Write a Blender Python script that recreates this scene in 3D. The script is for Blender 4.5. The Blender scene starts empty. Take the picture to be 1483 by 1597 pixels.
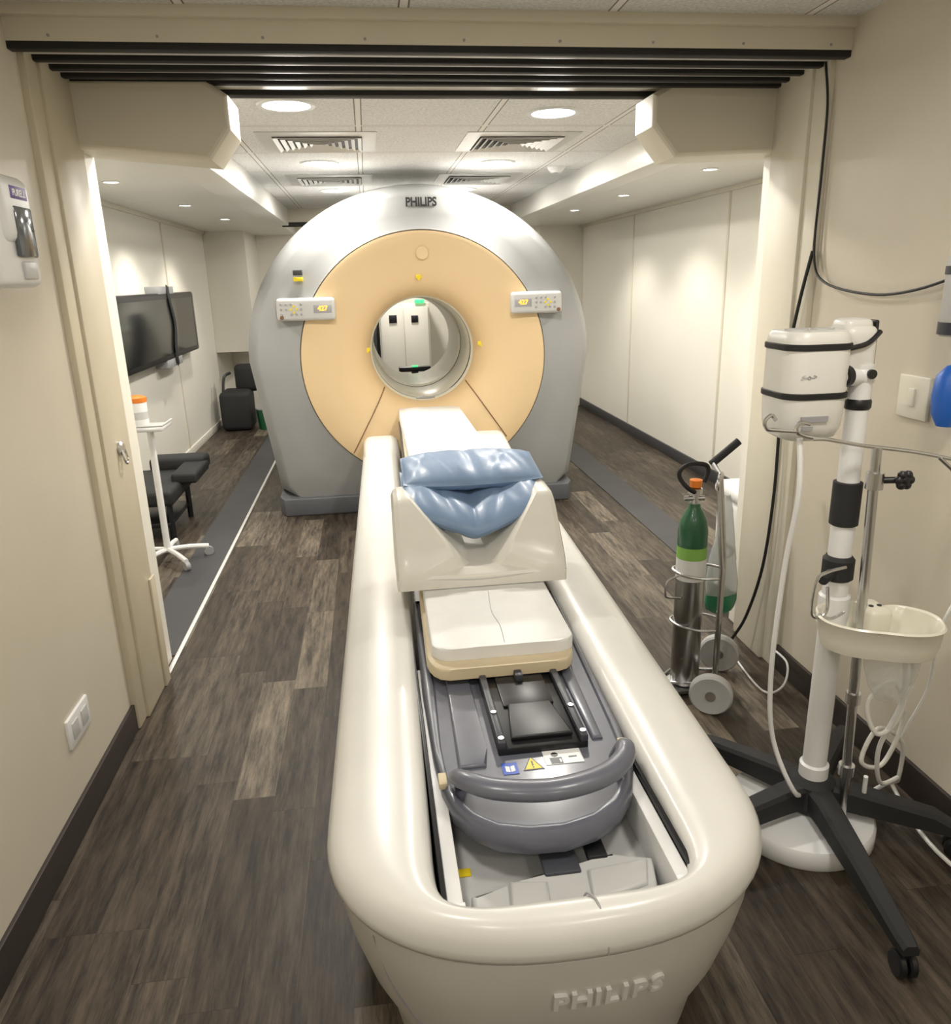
import bpy,bmesh,math,random
from mathutils import Vector,Matrix
random.seed(3)
SC=bpy.context.scene
# ------------------------------------------------------------------ materials
def mat(name,col,rough=.5,metal=0.,emit=0.,noise=.06,nscale=6.,bump=0.,bscale=150.,coat=0.,alpha=1.,trans=0.,spec=.5):
    m=bpy.data.materials.new(name);m.use_nodes=True;nt=m.node_tree;N=nt.nodes;L=nt.links
    b=N['Principled BSDF']
    geo=N.new('ShaderNodeNewGeometry')
    nz=N.new('ShaderNodeTexNoise');nz.inputs['Scale'].default_value=nscale;nz.inputs['Detail'].default_value=5
    L.new(geo.outputs['Position'],nz.inputs['Vector'])
    mx=N.new('ShaderNodeMix');mx.data_type='RGBA'
    mx.inputs['A'].default_value=(*[c*(1-noise*1.6) for c in col],1)
    mx.inputs['B'].default_value=(*[min(1,c*(1+noise)) for c in col],1)
    L.new(nz.outputs['Fac'],mx.inputs['Factor']);L.new(mx.outputs['Result'],b.inputs['Base Color'])
    b.inputs['Roughness'].default_value=rough;b.inputs['Metallic'].default_value=metal
    b.inputs['Coat Weight'].default_value=coat;b.inputs['Coat Roughness'].default_value=.15;b.inputs['Alpha'].default_value=alpha
    b.inputs['Transmission Weight'].default_value=trans
    b.inputs['Specular IOR Level'].default_value=spec
    if emit:
        b.inputs['Emission Color'].default_value=(*col,1);b.inputs['Emission Strength'].default_value=emit
    if bump:
        n2=N.new('ShaderNodeTexNoise');n2.inputs['Scale'].default_value=bscale;L.new(geo.outputs['Position'],n2.inputs['Vector'])
        bp=N.new('ShaderNodeBump');bp.inputs['Strength'].default_value=bump;bp.inputs['Distance'].default_value=.002
        L.new(n2.outputs['Fac'],bp.inputs['Height']);L.new(bp.outputs['Normal'],b.inputs['Normal'])
    return m
def mathn(nt,op,a,b=None,c=None):
    n=nt.nodes.new('ShaderNodeMath');n.operation=op
    for i,v in enumerate((a,b,c)):
        if v is None: continue
        if isinstance(v,(int,float)): n.inputs[i].default_value=v
        else: nt.links.new(v,n.inputs[i])
    return n.outputs[0]
def floor_mat():
    m=bpy.data.materials.new('plank_vinyl');m.use_nodes=True;nt=m.node_tree;N=nt.nodes;L=nt.links;b=N['Principled BSDF']
    geo=N.new('ShaderNodeNewGeometry');sp=N.new('ShaderNodeSeparateXYZ');L.new(geo.outputs['Position'],sp.inputs[0])
    u=mathn(nt,'MULTIPLY',sp.outputs['X'],1/.125);iu=mathn(nt,'FLOOR',u)
    w1=N.new('ShaderNodeTexWhiteNoise');w1.noise_dimensions='1D';L.new(iu,w1.inputs['W'])
    v=mathn(nt,'ADD',mathn(nt,'MULTIPLY',sp.outputs['Y'],1/.72),mathn(nt,'MULTIPLY',w1.outputs['Value'],7.3));iv=mathn(nt,'FLOOR',v)
    cb=N.new('ShaderNodeCombineXYZ');L.new(iu,cb.inputs[0]);L.new(iv,cb.inputs[1])
    w2=N.new('ShaderNodeTexWhiteNoise');w2.noise_dimensions='3D';L.new(cb.outputs[0],w2.inputs['Vector'])
    rp=N.new('ShaderNodeValToRGB');e=rp.color_ramp.elements
    e[0].position=0;e[0].color=(.034,.027,.021,1);e[1].position=1;e[1].color=(.125,.108,.088,1)
    for p,c in ((.4,(.040,.032,.025,1)),(.7,(.055,.045,.036,1)),(.88,(.082,.07,.057,1))):
        q=e.new(p);q.color=c
    L.new(w2.outputs['Value'],rp.inputs[0])
    gv=N.new('ShaderNodeCombineXYZ')
    L.new(mathn(nt,'MULTIPLY',sp.outputs['X'],42.),gv.inputs[0]);L.new(mathn(nt,'MULTIPLY',sp.outputs['Y'],4.6),gv.inputs[1]);L.new(mathn(nt,'MULTIPLY',w2.outputs['Value'],40.),gv.inputs[2])
    g=N.new('ShaderNodeTexNoise');g.inputs['Scale'].default_value=1.;g.inputs['Detail'].default_value=8;g.inputs['Roughness'].default_value=.72;L.new(gv.outputs[0],g.inputs['Vector'])
    gr=N.new('ShaderNodeValToRGB');gr.color_ramp.elements[0].position=.36;gr.color_ramp.elements[0].color=(.40,.38,.36,1);gr.color_ramp.elements[1].position=.70;gr.color_ramp.elements[1].color=(2.5,2.4,2.2,1)
    L.new(g.outputs['Fac'],gr.inputs[0])
    mu=N.new('ShaderNodeMix');mu.data_type='RGBA';mu.blend_type='MULTIPLY';mu.inputs['Factor'].default_value=1
    L.new(rp.outputs[0],mu.inputs['A']);L.new(gr.outputs[0],mu.inputs['B'])
    fu=mathn(nt,'FRACT',u);fv=mathn(nt,'FRACT',v)
    gap=mathn(nt,'MULTIPLY',mathn(nt,'GREATER_THAN',fu,.014),mathn(nt,'GREATER_THAN',fv,.003))
    gm=mathn(nt,'MULTIPLY_ADD',gap,.35,.65)
    m2=N.new('ShaderNodeMix');m2.data_type='RGBA';m2.blend_type='MULTIPLY';m2.inputs['Factor'].default_value=1
    L.new(mu.outputs['Result'],m2.inputs['A']);L.new(gm,m2.inputs['B']);L.new(m2.outputs['Result'],b.inputs['Base Color'])
    b.inputs['Roughness'].default_value=.45;b.inputs['Specular IOR Level'].default_value=.33
    bp=N.new('ShaderNodeBump');bp.inputs['Strength'].default_value=.25;bp.inputs['Distance'].default_value=.002
    L.new(g.outputs['Fac'],bp.inputs['Height']);L.new(bp.outputs['Normal'],b.inputs['Normal'])
    return m
def tile_mat(px,ox,py,oy,col=(.82,.81,.79)):
    m=bpy.data.materials.new('ceiling_tiles');m.use_nodes=True;nt=m.node_tree;N=nt.nodes;L=nt.links;b=N['Principled BSDF']
    geo=N.new('ShaderNodeNewGeometry');sp=N.new('ShaderNodeSeparateXYZ');L.new(geo.outputs['Position'],sp.inputs[0])
    def near(o,p,off,w):
        u=mathn(nt,'MULTIPLY',mathn(nt,'SUBTRACT',o,off-p/2),1/p);f=mathn(nt,'FRACT',u)
        return mathn(nt,'LESS_THAN',mathn(nt,'MULTIPLY',mathn(nt,'ABSOLUTE',mathn(nt,'SUBTRACT',f,.5)),p),w)
    def line(w): return mathn(nt,'MAXIMUM',near(sp.outputs['X'],px,ox,w),near(sp.outputs['Y'],py,oy,w))
    a=line(.011);c=line(.016)
    nz=N.new('ShaderNodeTexNoise');nz.inputs['Scale'].default_value=90;nz.inputs['Detail'].default_value=4;L.new(geo.outputs['Position'],nz.inputs['Vector'])
    rp=N.new('ShaderNodeValToRGB');rp.color_ramp.elements[0].position=.35;rp.color_ramp.elements[0].color=(*[x*.8 for x in col],1);rp.color_ramp.elements[1].position=.6;rp.color_ramp.elements[1].color=(*col,1);L.new(nz.outputs['Fac'],rp.inputs[0])
    m1=N.new('ShaderNodeMix');m1.data_type='RGBA';L.new(c,m1.inputs['Factor']);L.new(rp.outputs[0],m1.inputs['A']);m1.inputs['B'].default_value=(.20,.18,.15,1)
    m2=N.new('ShaderNodeMix');m2.data_type='RGBA';L.new(a,m2.inputs['Factor']);L.new(m1.outputs['Result'],m2.inputs['A']);m2.inputs['B'].default_value=(.82,.80,.76,1)
    L.new(m2.outputs['Result'],b.inputs['Base Color']);b.inputs['Roughness'].default_value=.75
    bp=N.new('ShaderNodeBump');bp.inputs['Strength'].default_value=.5;bp.inputs['Distance'].default_value=.003;L.new(nz.outputs['Fac'],bp.inputs['Height']);L.new(bp.outputs['Normal'],b.inputs['Normal'])
    return m
M={}
def dm(k,*a,**kw): M[k]=mat(k,*a,**kw)
M['floor']=floor_mat();M['tile']=tile_mat(.585,.01,.76,3.9);M['tile2']=tile_mat(.6,.75,1.2,1.85,(.74,.73,.70))
dm('wall',(.64,.585,.48),.45,noise=.03,bump=.1,bscale=40)
dm('wallin',(.86,.83,.74),.40,noise=.02,nscale=2)
dm('trimc',(.72,.675,.56),.4,noise=.04)
dm('jamb',(.64,.57,.43),.4,noise=.10,nscale=4)
dm('white_paint',(.84,.83,.78),.35,noise=.03)
dm('baseb',(.028,.02,.016),.5)
dm('greyband',(.05,.05,.055),.5,noise=.15)
dm('alu',(.70,.69,.66),.4,metal=.3)
dm('rubber',(.008,.008,.008),.6)
dm('gantry',(.335,.34,.34),.5,noise=.02,nscale=2)
dm('yellow',(.74,.55,.315),.55,noise=.02,nscale=2)
dm('liner',(.74,.71,.60),.3,noise=.02)
dm('plinth',(.12,.125,.14),.5)
dm('groove',(.05,.05,.05),.6)
dm('seam',(.20,.10,.05),.6)
dm('cover',(.72,.71,.67),.33,noise=.04,nscale=9,coat=.2)
dm('lowbody',(.68,.67,.63),.35,noise=.05,nscale=6,coat=.2)
dm('tan',(.64,.54,.36),.5,noise=.12)
dm('pad',(.76,.755,.73),.42,noise=.05,nscale=14,bump=.3,bscale=30)
dm('foam',(.74,.72,.65),.36,noise=.05,nscale=10,coat=.15)
dm('carr',(.125,.132,.165),.36,noise=.1,nscale=20,coat=.25)
dm('carrd',(.045,.048,.06),.4)
dm('black',(.010,.010,.012),.35)
dm('blackm',(.018,.018,.019),.7,noise=.2)
dm('plast',(.55,.55,.54),.4,noise=.05)
dm('steel',(.60,.60,.60),.27,metal=1.)
dm('white',(.80,.80,.79),.35,noise=.02)
dm('warmw',(.75,.74,.69),.35,noise=.03)
dm('cream',(.78,.75,.64),.3,noise=.03,coat=.3)
dm('blue',(.21,.31,.48),.42,noise=.14,nscale=12,bump=.6,bscale=16,coat=.06)
dm('bluelbl',(.02,.08,.5),.4);dm('brightblue',(.02,.13,.55),.4)
dm('yellbl',(.85,.65,.02),.4);dm('purple',(.08,.03,.25),.4)
dm('orange',(.8,.22,.02),.4);dm('orangeled',(1,.35,.03),.5,emit=3);dm('green',(.01,.10,.04),.35,noise=.1,coat=.4)
dm('greenled',(.05,.75,.2),.5,emit=1.6);dm('lgreen',(.25,.5,.1),.5)
dm('screen',(.012,.014,.015),.15,coat=.2)
dm('dimglass',(.10,.11,.12),.1);dm('glow',(1,.97,.92),.5,emit=14);dm('glow2',(1,.94,.85),.5,emit=22)
dm('bag',(.62,.66,.64),.2,alpha=.55);dm('greenbag',(.03,.25,.12),.4,alpha=.85)
dm('clear',(.8,.82,.8),.15,alpha=.35)
dm('greyplug',(.35,.35,.36),.4)
# ------------------------------------------------------------------ geometry
class G:
    def __init__(s): s.v=[];s.f=[];s.m=[]
    def add(s,vs,fs,mi=0,T=None):
        o=len(s.v)
        for p in vs:
            p=Vector(p); s.v.append(T@p if T else p)
        for f in fs: s.f.append([i+o for i in f]);s.m.append(mi)
        return s
    def bm(s,bm,mi=0,T=None):
        bm.verts.ensure_lookup_table();bm.verts.index_update()
        s.add([v.co.copy() for v in bm.verts],[[v.index for v in f.verts] for f in bm.faces],mi,T);bm.free();return s
    def box(s,lo,hi,mi=0,bev=.004,seg=2,T=None):
        bm=bmesh.new();bmesh.ops.create_cube(bm,size=1)
        for v in bm.verts: v.co=Vector([(lo[i]+hi[i])/2+v.co[i]*(hi[i]-lo[i]) for i in range(3)])
        b=min(bev,min(hi[i]-lo[i] for i in range(3))*.45)
        if b>0: bmesh.ops.bevel(bm,geom=list(bm.edges),offset=b,segments=seg,affect='EDGES',profile=.5)
        return s.bm(bm,mi,T)
    def prism(s,poly,a,b,plane='xy',mi=0,bev=0.,T=None):
        def P(u,v,w): return {'xy':(u,v,w),'xz':(u,w,v),'yz':(w,u,v)}[plane]
        bm=bmesh.new();n=len(poly)
        A=[bm.verts.new(P(u,v,a)) for u,v in poly];B=[bm.verts.new(P(u,v,b)) for u,v in poly]
        bm.faces.new(A);bm.faces.new(B[::-1])
        for i in range(n): bm.faces.new((A[i],B[i],B[(i+1)%n],A[(i+1)%n]))
        if bev:
            es=[e for e in bm.edges if (e.verts[0] in A)==(e.verts[1] in A)]
            bmesh.ops.bevel(bm,geom=es,offset=bev,segments=3,affect='EDGES',profile=.5)
        return s.bm(bm,mi,T)
    def loft(s,rings,ca=True,cb=True,mi=0,closed=True,T=None):
        n=len(rings[0]);vs=[p for r in rings for p in r];fs=[]
        for k in range(len(rings)-1):
            for i in range(n if closed else n-1):
                j=(i+1)%n;fs.append((k*n+i,k*n+j,(k+1)*n+j,(k+1)*n+i))
        if ca: fs.append(tuple(range(n))[::-1])
        if cb: fs.append(tuple((len(rings)-1)*n+i for i in range(n)))
        return s.add(vs,fs,mi,T)
    def cyl(s,p0,p1,r0,r1=None,n=24,mi=0,ca=True,cb=True,T=None):
        p0,p1=Vector(p0),Vector(p1);r1=r0 if r1 is None else r1
        d=(p1-p0).normalized();a=d.orthogonal().normalized();b=d.cross(a)
        R=lambda p,r:[p+(a*math.cos(t)+b*math.sin(t))*r for t in [2*math.pi*i/n for i in range(n)]]
        return s.loft([R(p0,r0),R(p1,r1)],ca,cb,mi,T=T)
    def lathe(s,prof,c,axis=(0,0,1),n=40,mi=0,caps=True,T=None):
        c=Vector(c);d=Vector(axis).normalized();a=d.orthogonal().normalized();b=d.cross(a)
        rings=[[c+d*h+(a*math.cos(t)+b*math.sin(t))*max(r,1e-4) for t in [2*math.pi*i/n for i in range(n)]] for r,h in prof]
        return s.loft(rings,caps,caps,mi,T=T)
    def tube(s,pts,r,n=10,mi=0,sub=6,flat=None,T=None):
        P=[Vector(p) for p in pts]
        if sub>1 and len(P)>2:
            Q=[]
            for i in range(len(P)-1):
                p0=P[max(i-1,0)];p1=P[i];p2=P[i+1];p3=P[min(i+2,len(P)-1)]
                for k in range(sub):
                    t=k/sub;Q.append(.5*((2*p1)+(p2-p0)*t+(2*p0-5*p1+4*p2-p3)*t*t+(3*p1-p0-3*p2+p3)*t**3))
            Q.append(P[-1]);P=Q
        rings=[];up=None
        for i,p in enumerate(P):
            d=(P[min(i+1,len(P)-1)]-P[max(i-1,0)]).normalized()
            if up is None: up=d.orthogonal().normalized() if flat is None else Vector(flat)
            if flat is not None: up=Vector(flat)
            up=(up-d*up.dot(d)).normalized();b=d.cross(up)
            rr=r(i/(len(P)-1)) if callable(r) else r
            ra,rb=rr if isinstance(rr,tuple) else (rr,rr)
            rings.append([p+up*math.cos(t)*ra+b*math.sin(t)*rb for t in [2*math.pi*k/n for k in range(n)]])
        return s.loft(rings,True,True,mi,T=T)
    def sph(s,c,r,mi=0,n=24,T=None):
        r=(r,r,r) if isinstance(r,(int,float)) else r;h=n//2
        rings=[[(c[0]+r[0]*math.sin(math.pi*k/h)*math.cos(2*math.pi*i/n),c[1]+r[1]*math.sin(math.pi*k/h)*math.sin(2*math.pi*i/n),c[2]+r[2]*math.cos(math.pi*k/h)) for i in range(n)] for k in range(1,h)]
        return s.loft(rings,True,True,mi,T=T)
    def text(s,body,size,Mx,ext=.001,mi=0,bold=0.,sx=1.):
        cu=bpy.data.curves.new('txt','FONT');cu.body=body;cu.size=size;cu.extrude=ext;cu.align_x='CENTER';cu.align_y='CENTER';cu.offset=bold
        ob=bpy.data.objects.new('txt',cu);SC.collection.objects.link(ob);bpy.context.view_layer.update()
        me=bpy.data.meshes.new_from_object(ob.evaluated_get(bpy.context.evaluated_depsgraph_get()))
        s.add([(v.co.x*sx,v.co.y,v.co.z) for v in me.vertices],[list(p.vertices) for p in me.polygons],mi,Mx)
        bpy.data.objects.remove(ob);bpy.data.curves.remove(cu);bpy.data.meshes.remove(me);return s
    def obj(s,name,mats,parent=None,label=None,cat=None,ang=35,kind=None,group=None):
        if not isinstance(mats,(list,tuple)): mats=[mats]
        xs=[[v[i] for v in s.v] for i in range(3)];c=Vector([(min(x)+max(x))/2 for x in xs])
        if cat: c.z=min(xs[2])
        me=bpy.data.meshes.new(name);me.from_pydata([v-c for v in s.v],[],s.f)
        for k in mats: me.materials.append(M[k])
        for p,i in zip(me.polygons,s.m): p.material_index=i;p.use_smooth=True
        bm=bmesh.new();bm.from_mesh(me);bmesh.ops.recalc_face_normals(bm,faces=bm.faces);bm.to_mesh(me);bm.free()
        me.set_sharp_from_angle(angle=math.radians(ang));me.update()
        ob=bpy.data.objects.new(name,me);SC.collection.objects.link(ob);ob.location=c
        if parent:
            ob.parent=parent
            ob.matrix_parent_inverse=Matrix.Translation(-Vector(parent['_o']))
        ob['_o']=list(c)
        if label: ob['label']=label
        if cat: ob['category']=cat
        if kind: ob['kind']=kind
        if group: ob['group']=group
        return ob
def thing(name,label,cat,loc,group=None):
    e=bpy.data.objects.new(name,None);e.empty_display_size=.05;SC.collection.objects.link(e);e.location=loc;e['_o']=list(loc);e['label']=label;e['category']=cat
    if group: e['group']=group
    return e
def children(o): return [c for c in bpy.data.objects if c.parent==o]
def dup(t,off,label=None):
    n=t.copy();SC.collection.objects.link(n);n.location=t.location+Vector(off)
    n['_o']=list(Vector(t['_o'])+Vector(off))
    if label: n['label']=label
    for c in children(t):
        inv=c.matrix_parent_inverse.copy();k=c.copy();SC.collection.objects.link(k);k.parent=n;k.matrix_parent_inverse=inv
        for c2 in children(c):
            inv=c2.matrix_parent_inverse.copy();k2=c2.copy();SC.collection.objects.link(k2);k2.parent=k;k2.matrix_parent_inverse=inv
    return n
S='structure'
def sbox(name,lo,hi,m,bev=.0): return G().box(lo,hi,0,bev).obj(name,m,kind=S)
def pbox(name,lo,hi,m,par,bev=.004,seg=2,label=None): return G().box(lo,hi,0,bev,seg).obj(name,m,par,label)
RX=Matrix.Rotation(math.pi/2,4,'X')
def face_front(x,y,z): return Matrix.Translation((x,y,z))@RX
# ------------------------------------------------------------------ room
CZ=2.222
sbox('floor',(-1.85,-1.6,-.1),(2.65,10.2,0),'floor')
sbox('trim_1',(-1.10,3.08,0),(-.90,9,.004),'greyband')
sbox('trim_2',(-.90,2.92,0),(-.882,9,.007),'alu',.002)
sbox('trim_3',(1.62,3.08,0),(1.84,9,.004),'greyband')
sbox('wall_left',(-1.0,-1.6,0),(-.91,2.92,2.3),'wall')
sbox('wall_right',(1.51,-1.6,0),(1.6,2.88,2.3),'wall')
sbox('wall_back',(-1.0,-1.7,0),(1.6,-1.6,2.3),'wall')
sbox('wall_left_slide',(-1.8,3.0,0),(-1.7,10,2.1),'wallin')
sbox('wall_right_slide',(2.48,3.0,0),(2.58,10,2.1),'wallin')
sbox('wall_left_return',(-1.8,2.92,0),(-.91,3.06,2.3),'wallin')
sbox('wall_right_return',(1.53,2.88,0),(2.58,3.0,2.3),'wallin')
sbox('wall_far',(-1.8,9.95,0),(2.58,10.05,2.3),'wallin')
sbox('wall_far_left_panel',(-1.7,9.0,.78),(-1.27,9.95,2.06),'wallin',.004)
sbox('wall_far_right_panel',(1.97,9.0,0),(2.48,9.95,2.06),'wallin',.004)
sbox('ceiling',(-1.0,-1.6,CZ),(1.6,2.5,2.35),'tile2')
sbox('ceiling_main',(-.8,3.0,2.18),(1.55,9.95,2.28),'tile')
sbox('ceiling_left_slide',(-1.8,3.0,2.05),(-.8,9.95,2.30),'white_paint')
sbox('ceiling_right_slide',(1.5,3.0,2.05),(2.6,9.95,2.30),'white_paint')
sbox('trim_4',(-.88,3.06,2.03),(-.70,8.0,2.182),'white_paint',.006)
sbox('trim_5',(1.46,3.06,2.03),(1.62,8.0,2.182),'white_paint',.006)
sbox('trim_6',(-1.0,2.46,2.135),(1.6,3.06,2.32),'trimc',.006)
sbox('trim_7',(-.93,2.44,CZ-.028),(1.52,2.47,CZ+.005),'trimc',.004)
for i,(a,b) in enumerate(((2.462,2.50),(2.575,2.605),(2.67,2.70),(2.76,2.79),(2.84,2.87),(2.995,3.05))):
    sbox('trim_%d'%(8+i),(-.94,a,2.118),(1.54,b,2.142),'rubber',.004)
for i,a in enumerate((2.53,2.63,2.725,2.81,2.90)):
    sbox('trim_%d'%(14+i),(-.94,a,2.128),(1.54,a+.028,2.142),'alu',.003)
sbox('trim_19',(-.8,8.0,2.06),(1.55,8.5,2.2),'trimc',.006)
for i,a in enumerate((8.03,8.2,8.4)): sbox('trim_%d'%(20+i),(-.8,a,2.045),(1.55,a+.05,2.062),'rubber',.002)
g=G();g.box((-.95,2.52,0),(-.89,2.90,2.14),0,.008);g.box((-.93,2.60,0),(-.880,2.84,2.14),0,.006);g.obj('trim_23','jamb',kind=S)
g=G();g.box((1.49,2.54,0),(1.56,2.88,2.14),0,.008);g.box((1.478,2.62,0),(1.54,2.82,2.14),0,.006);g.obj('trim_24','trimc',kind=S)
sbox('trim_25',(-.882,2.82,0),(-.872,2.88,.45),'jamb',.003)
sbox('baseboard_left',(-.915,-1.6,0),(-.898,2.52,.10),'baseb',.003)
sbox('baseboard_right',(1.498,-1.6,0),(1.515,2.54,.10),'baseb',.003)
sbox('baseboard_right_slide',(2.465,3.0,0),(2.485,9.0,.09),'greyband',.003)
sbox('baseboard_left_slide',(-1.705,3.0,0),(-1.69,9.95,.07),'wallin',.003)
for i,y in enumerate((5.29,7.25)): sbox('trim_%d'%(26+i),(2.472,y-.012,.09),(2.482,y+.012,2.05),'trimc',.002)
sbox('trim_28',(-1.702,7.19,.07),(-1.692,7.215,2.05),'trimc',.002)
sbox('trim_29',(2.455,3.0,2.02),(2.482,9,2.052),'trimc',.004)
sbox('trim_30',(-1.702,3.0,2.02),(-1.675,9,2.052),'trimc',.004)
g=G()
for k in range(9): g.lathe([(.004,0),(.004,.002),(.001,.002)],(-.8+k*.28,2.46,2.150),(0,-1,0),10)
g.obj('trim_31','greyplug',kind=S)
def cover(left):
    sg=1 if left else -1;ox=-.905 if left else 1.55
    W=.44
    prof=[(0,2.125),(W,2.125),(W+.06,2.085),(W+.06,1.985),(W-.01,1.895),(0,1.935)]
    if not left: prof=[(0,2.14),(W,2.14),(W+.075,2.10),(W+.075,2.0),(W-.01,1.90),(0,1.915)]
    g=G();rings=[]
    Y0=2.83 if left else 2.865
    for y,k in ((Y0,-.004),(Y0+.004,.002),(Y0+.012,.007),(Y0+.022,.009),(3.055,.009)):
        rings.append([(ox+sg*(u*(1 if u==0 else (u-.01+k)/u)),y,v+(.006-k if v<2.05 else -.006+k)) for u,v in prof])
    g.loft(rings)
    return g.obj('header_cover_box','trimc',label='cream chamfered cover box under header '+('near the wall screen' if left else 'above the gas cylinder cart'),cat='cover box',ang=20)
cover(True);cover(False)
# ------------------------------------------------------------------ downlights, vents
def downlight(x,y,z,r,small=False):
    t=thing('recessed_downlight','small recessed spot downlight in the low side ceiling' if small else 'large round recessed downlight with glass lens in tiled ceiling','ceiling light',(x,y,z),'small spot downlights' if small else 'large round downlights')
    g=G();g.lathe([(r*.80,.004),(r*.82,-.006),(r*.98,-.008),(r*1.02,-.002),(r*1.02,.004)],(x,y,z));g.obj('trim_ring','white',t)
    g=G();g.lathe([(.001,-.010 if not small else -.003),(r*.4,-.009 if not small else -.003),(r*.8,-.002),(r*.8,.002),(.001,.002)],(x,y,z));g.obj('lens','glow2' if small else 'glow',t)
    return t
B=downlight(-.27,3.46,2.18,.115)
big=[(-.27,3.46),(.85,3.6),(-.23,5.04),(.84,5.07),(-.2,6.5),(.8,6.5)]
for x,y in big[1:]: dup(B,(x+.27,y-3.46,0))
Sm=downlight(-1.33,4.7,2.05,.045,True)
small=[(-1.33,4.7),(-1.24,6.06),(-1.18,7.34),(1.93,4.4),(1.88,5.75),(1.84,6.97)]
for x,y in small[1:]: dup(Sm,(x+1.33,y-4.7,0))
def vent(x,y,w=.21):
    t=thing('ceiling_air_vent','square metal ceiling air diffuser with concentric louvres','air vent',(x,y,2.18),'ceiling air diffusers')
    g=G();z=2.18
    def fr(a,b,z0,z1,mi=0):
        o=[(x-a,y-a,z0),(x+a,y-a,z0),(x+a,y+a,z0),(x-a,y+a,z0)];i=[(x-b,y-b,z1),(x+b,y-b,z1),(x+b,y+b,z1),(x-b,y+b,z1)]
        o2=[(p[0],p[1],p[2]-.003) for p in o];i2=[(p[0],p[1],p[2]-.003) for p in i]
        g.loft([o,i,i2,o2,o],False,False,mi)
    fr(w*1.3,w*.98,z-.001,z-.008);g.obj('frame','alu',t)
    g=G()
    for k in range(6): fr(w*(.96-.15*k),w*(.88-.15*k),z-.016,z-.006)
    g.obj('louvre','alu',t)
    g=G();g.box((x-w,y-w,z-.0035),(x+w,y+w,z-.0005),0,0);g.obj('duct_opening','groove',t)
    return t
V=vent(-.19,4.32,.22)
for x,y in ((.82,4.33),(-.20,5.85),(.82,5.85)): dup(V,(x+.19,y-4.32,0))
t=thing('smoke_detector','small round white smoke detector on the tiled ceiling','smoke detector',(1.27,5.29,2.18))
G().lathe([(.001,-.035),(.035,-.035),(.05,-.02),(.06,-.006),(.06,0)],(1.27,5.29,2.18)).obj('housing','white',t)
G().lathe([(.001,-.038),(.012,-.038),(.012,-.034)],(1.27,5.29,2.18)).obj('indicator','greyplug',t)
# ------------------------------------------------------------------ gantry
cx,cz=.352,1.0
NG=120
XS=1.06
def outline(s,y,r=1.105):
    out=[]
    for i in range(NG):
        th=2*math.pi*i/NG+math.pi/2;c,sn=math.cos(th),math.sin(th)
        if sn>=0: x,z=r*c,r*sn
        else:
            d=r/(abs(c)/max(-sn,1e-6)+.14) if abs(c)>1e-6 else 99
            if d<.9: x=math.copysign(r-.14*d,c);z=-d
            else: z=-.9;x=c/(-sn)*.9
        out.append([x*s*XS,(z*s if z>-.9+1e-6 else z)])
        if sn<0 and z>-.9: out[-1][1]=z*s if z*s>-.9 else -.9
    return [(cx+a,y,cz+b) for a,b in out]
def circ(r,y,zc=1.01): return [(.345+r*math.cos(2*math.pi*i/NG+math.pi/2),y,zc+r*math.sin(2*math.pi*i/NG+math.pi/2)) for i in range(NG)]
def mixr(A,B,k): return [tuple(a[j]*(1-k)+b[j]*k for j in range(3)) for a,b in zip(A,B)]
gan=thing('scanner_gantry','grey ring shaped imaging scanner gantry with yellow face around bore','medical scanner',(cx,5.6,0))
rings=[circ(.36,6.66,1.055),circ(.8,6.66),outline(.86,6.62),outline(.90,6.5),outline(.93,6.2),outline(.975,5.8),outline(.99,5.5),outline(.992,5.38),outline(.98,5.30),outline(.955,5.20),outline(.925,5.12),outline(.912,5.095),outline(.90,5.085),mixr(outline(.88,5.07),circ(.80,5.02),.5),circ(.80,5.025),circ(.790,5.018),circ(.785,5.03)]
G().loft(rings,False,False).obj('shell','gantry',gan,ang=50)
prof=[(.783,5.03,1.01),(.782,5.012,1.01),(.76,5.008,1.01),(.65,5.02,1.02),(.52,5.045,1.035),(.44,5.08,1.045),(.39,5.13,1.05),(.355,5.20,1.055),(.345,5.26,1.055)]
G().loft([circ(r,y,z) for r,y,z in prof],False,False).obj('faceplate','yellow',gan,ang=60,label='warm yellow flared plastic face around the bore')
pr=[(.352,5.25),(.335,5.27),(.331,5.84),(.336,5.85),(.336,5.89),(.318,5.90),(.316,6.60),(.36,6.67)]
G().loft([circ(r,y,1.055) for r,y in pr],False,False).obj('bore_liner','liner',gan,ang=40)
g=G();g.loft([circ(.3355,5.30,1.055),circ(.333,5.30,1.055),circ(.3325,5.33,1.055),circ(.3345,5.33,1.055)],False,False);g.obj('laser_window','dimglass',gan)
g=G();g.loft([circ(.3345,5.852,1.055),circ(.333,5.852,1.055),circ(.333,5.888,1.055),circ(.3345,5.888,1.055)],False,False);g.obj('bore_joint','groove',gan)
pbox('bore_label',(.29,5.262,.722),(.42,5.30,.73),'greyplug',gan,.001)
g=G();g.prism([(-.67,5.14),(-.63,5.04),(1.31,5.04),(1.35,5.14),(1.33,6.5),(-.65,6.5)],0,.12,'xy',0,.01);g.obj('plinth','plinth',gan,label='dark grey plinth under the shell')
prs=sorted([(r,y,z) for r,y,z in prof])
def yface(x,z):
    for (r0,y0,z0),(r1,y1,z1) in zip(prs,prs[1:]):
        for k in range(11):
            q=k/10;r=r0+(r1-r0)*q;zc=z0+(z1-z0)*q
            if math.hypot(x-.345,z-zc)<=r: return y0+(y1-y0)*q
    return 5.005
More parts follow.
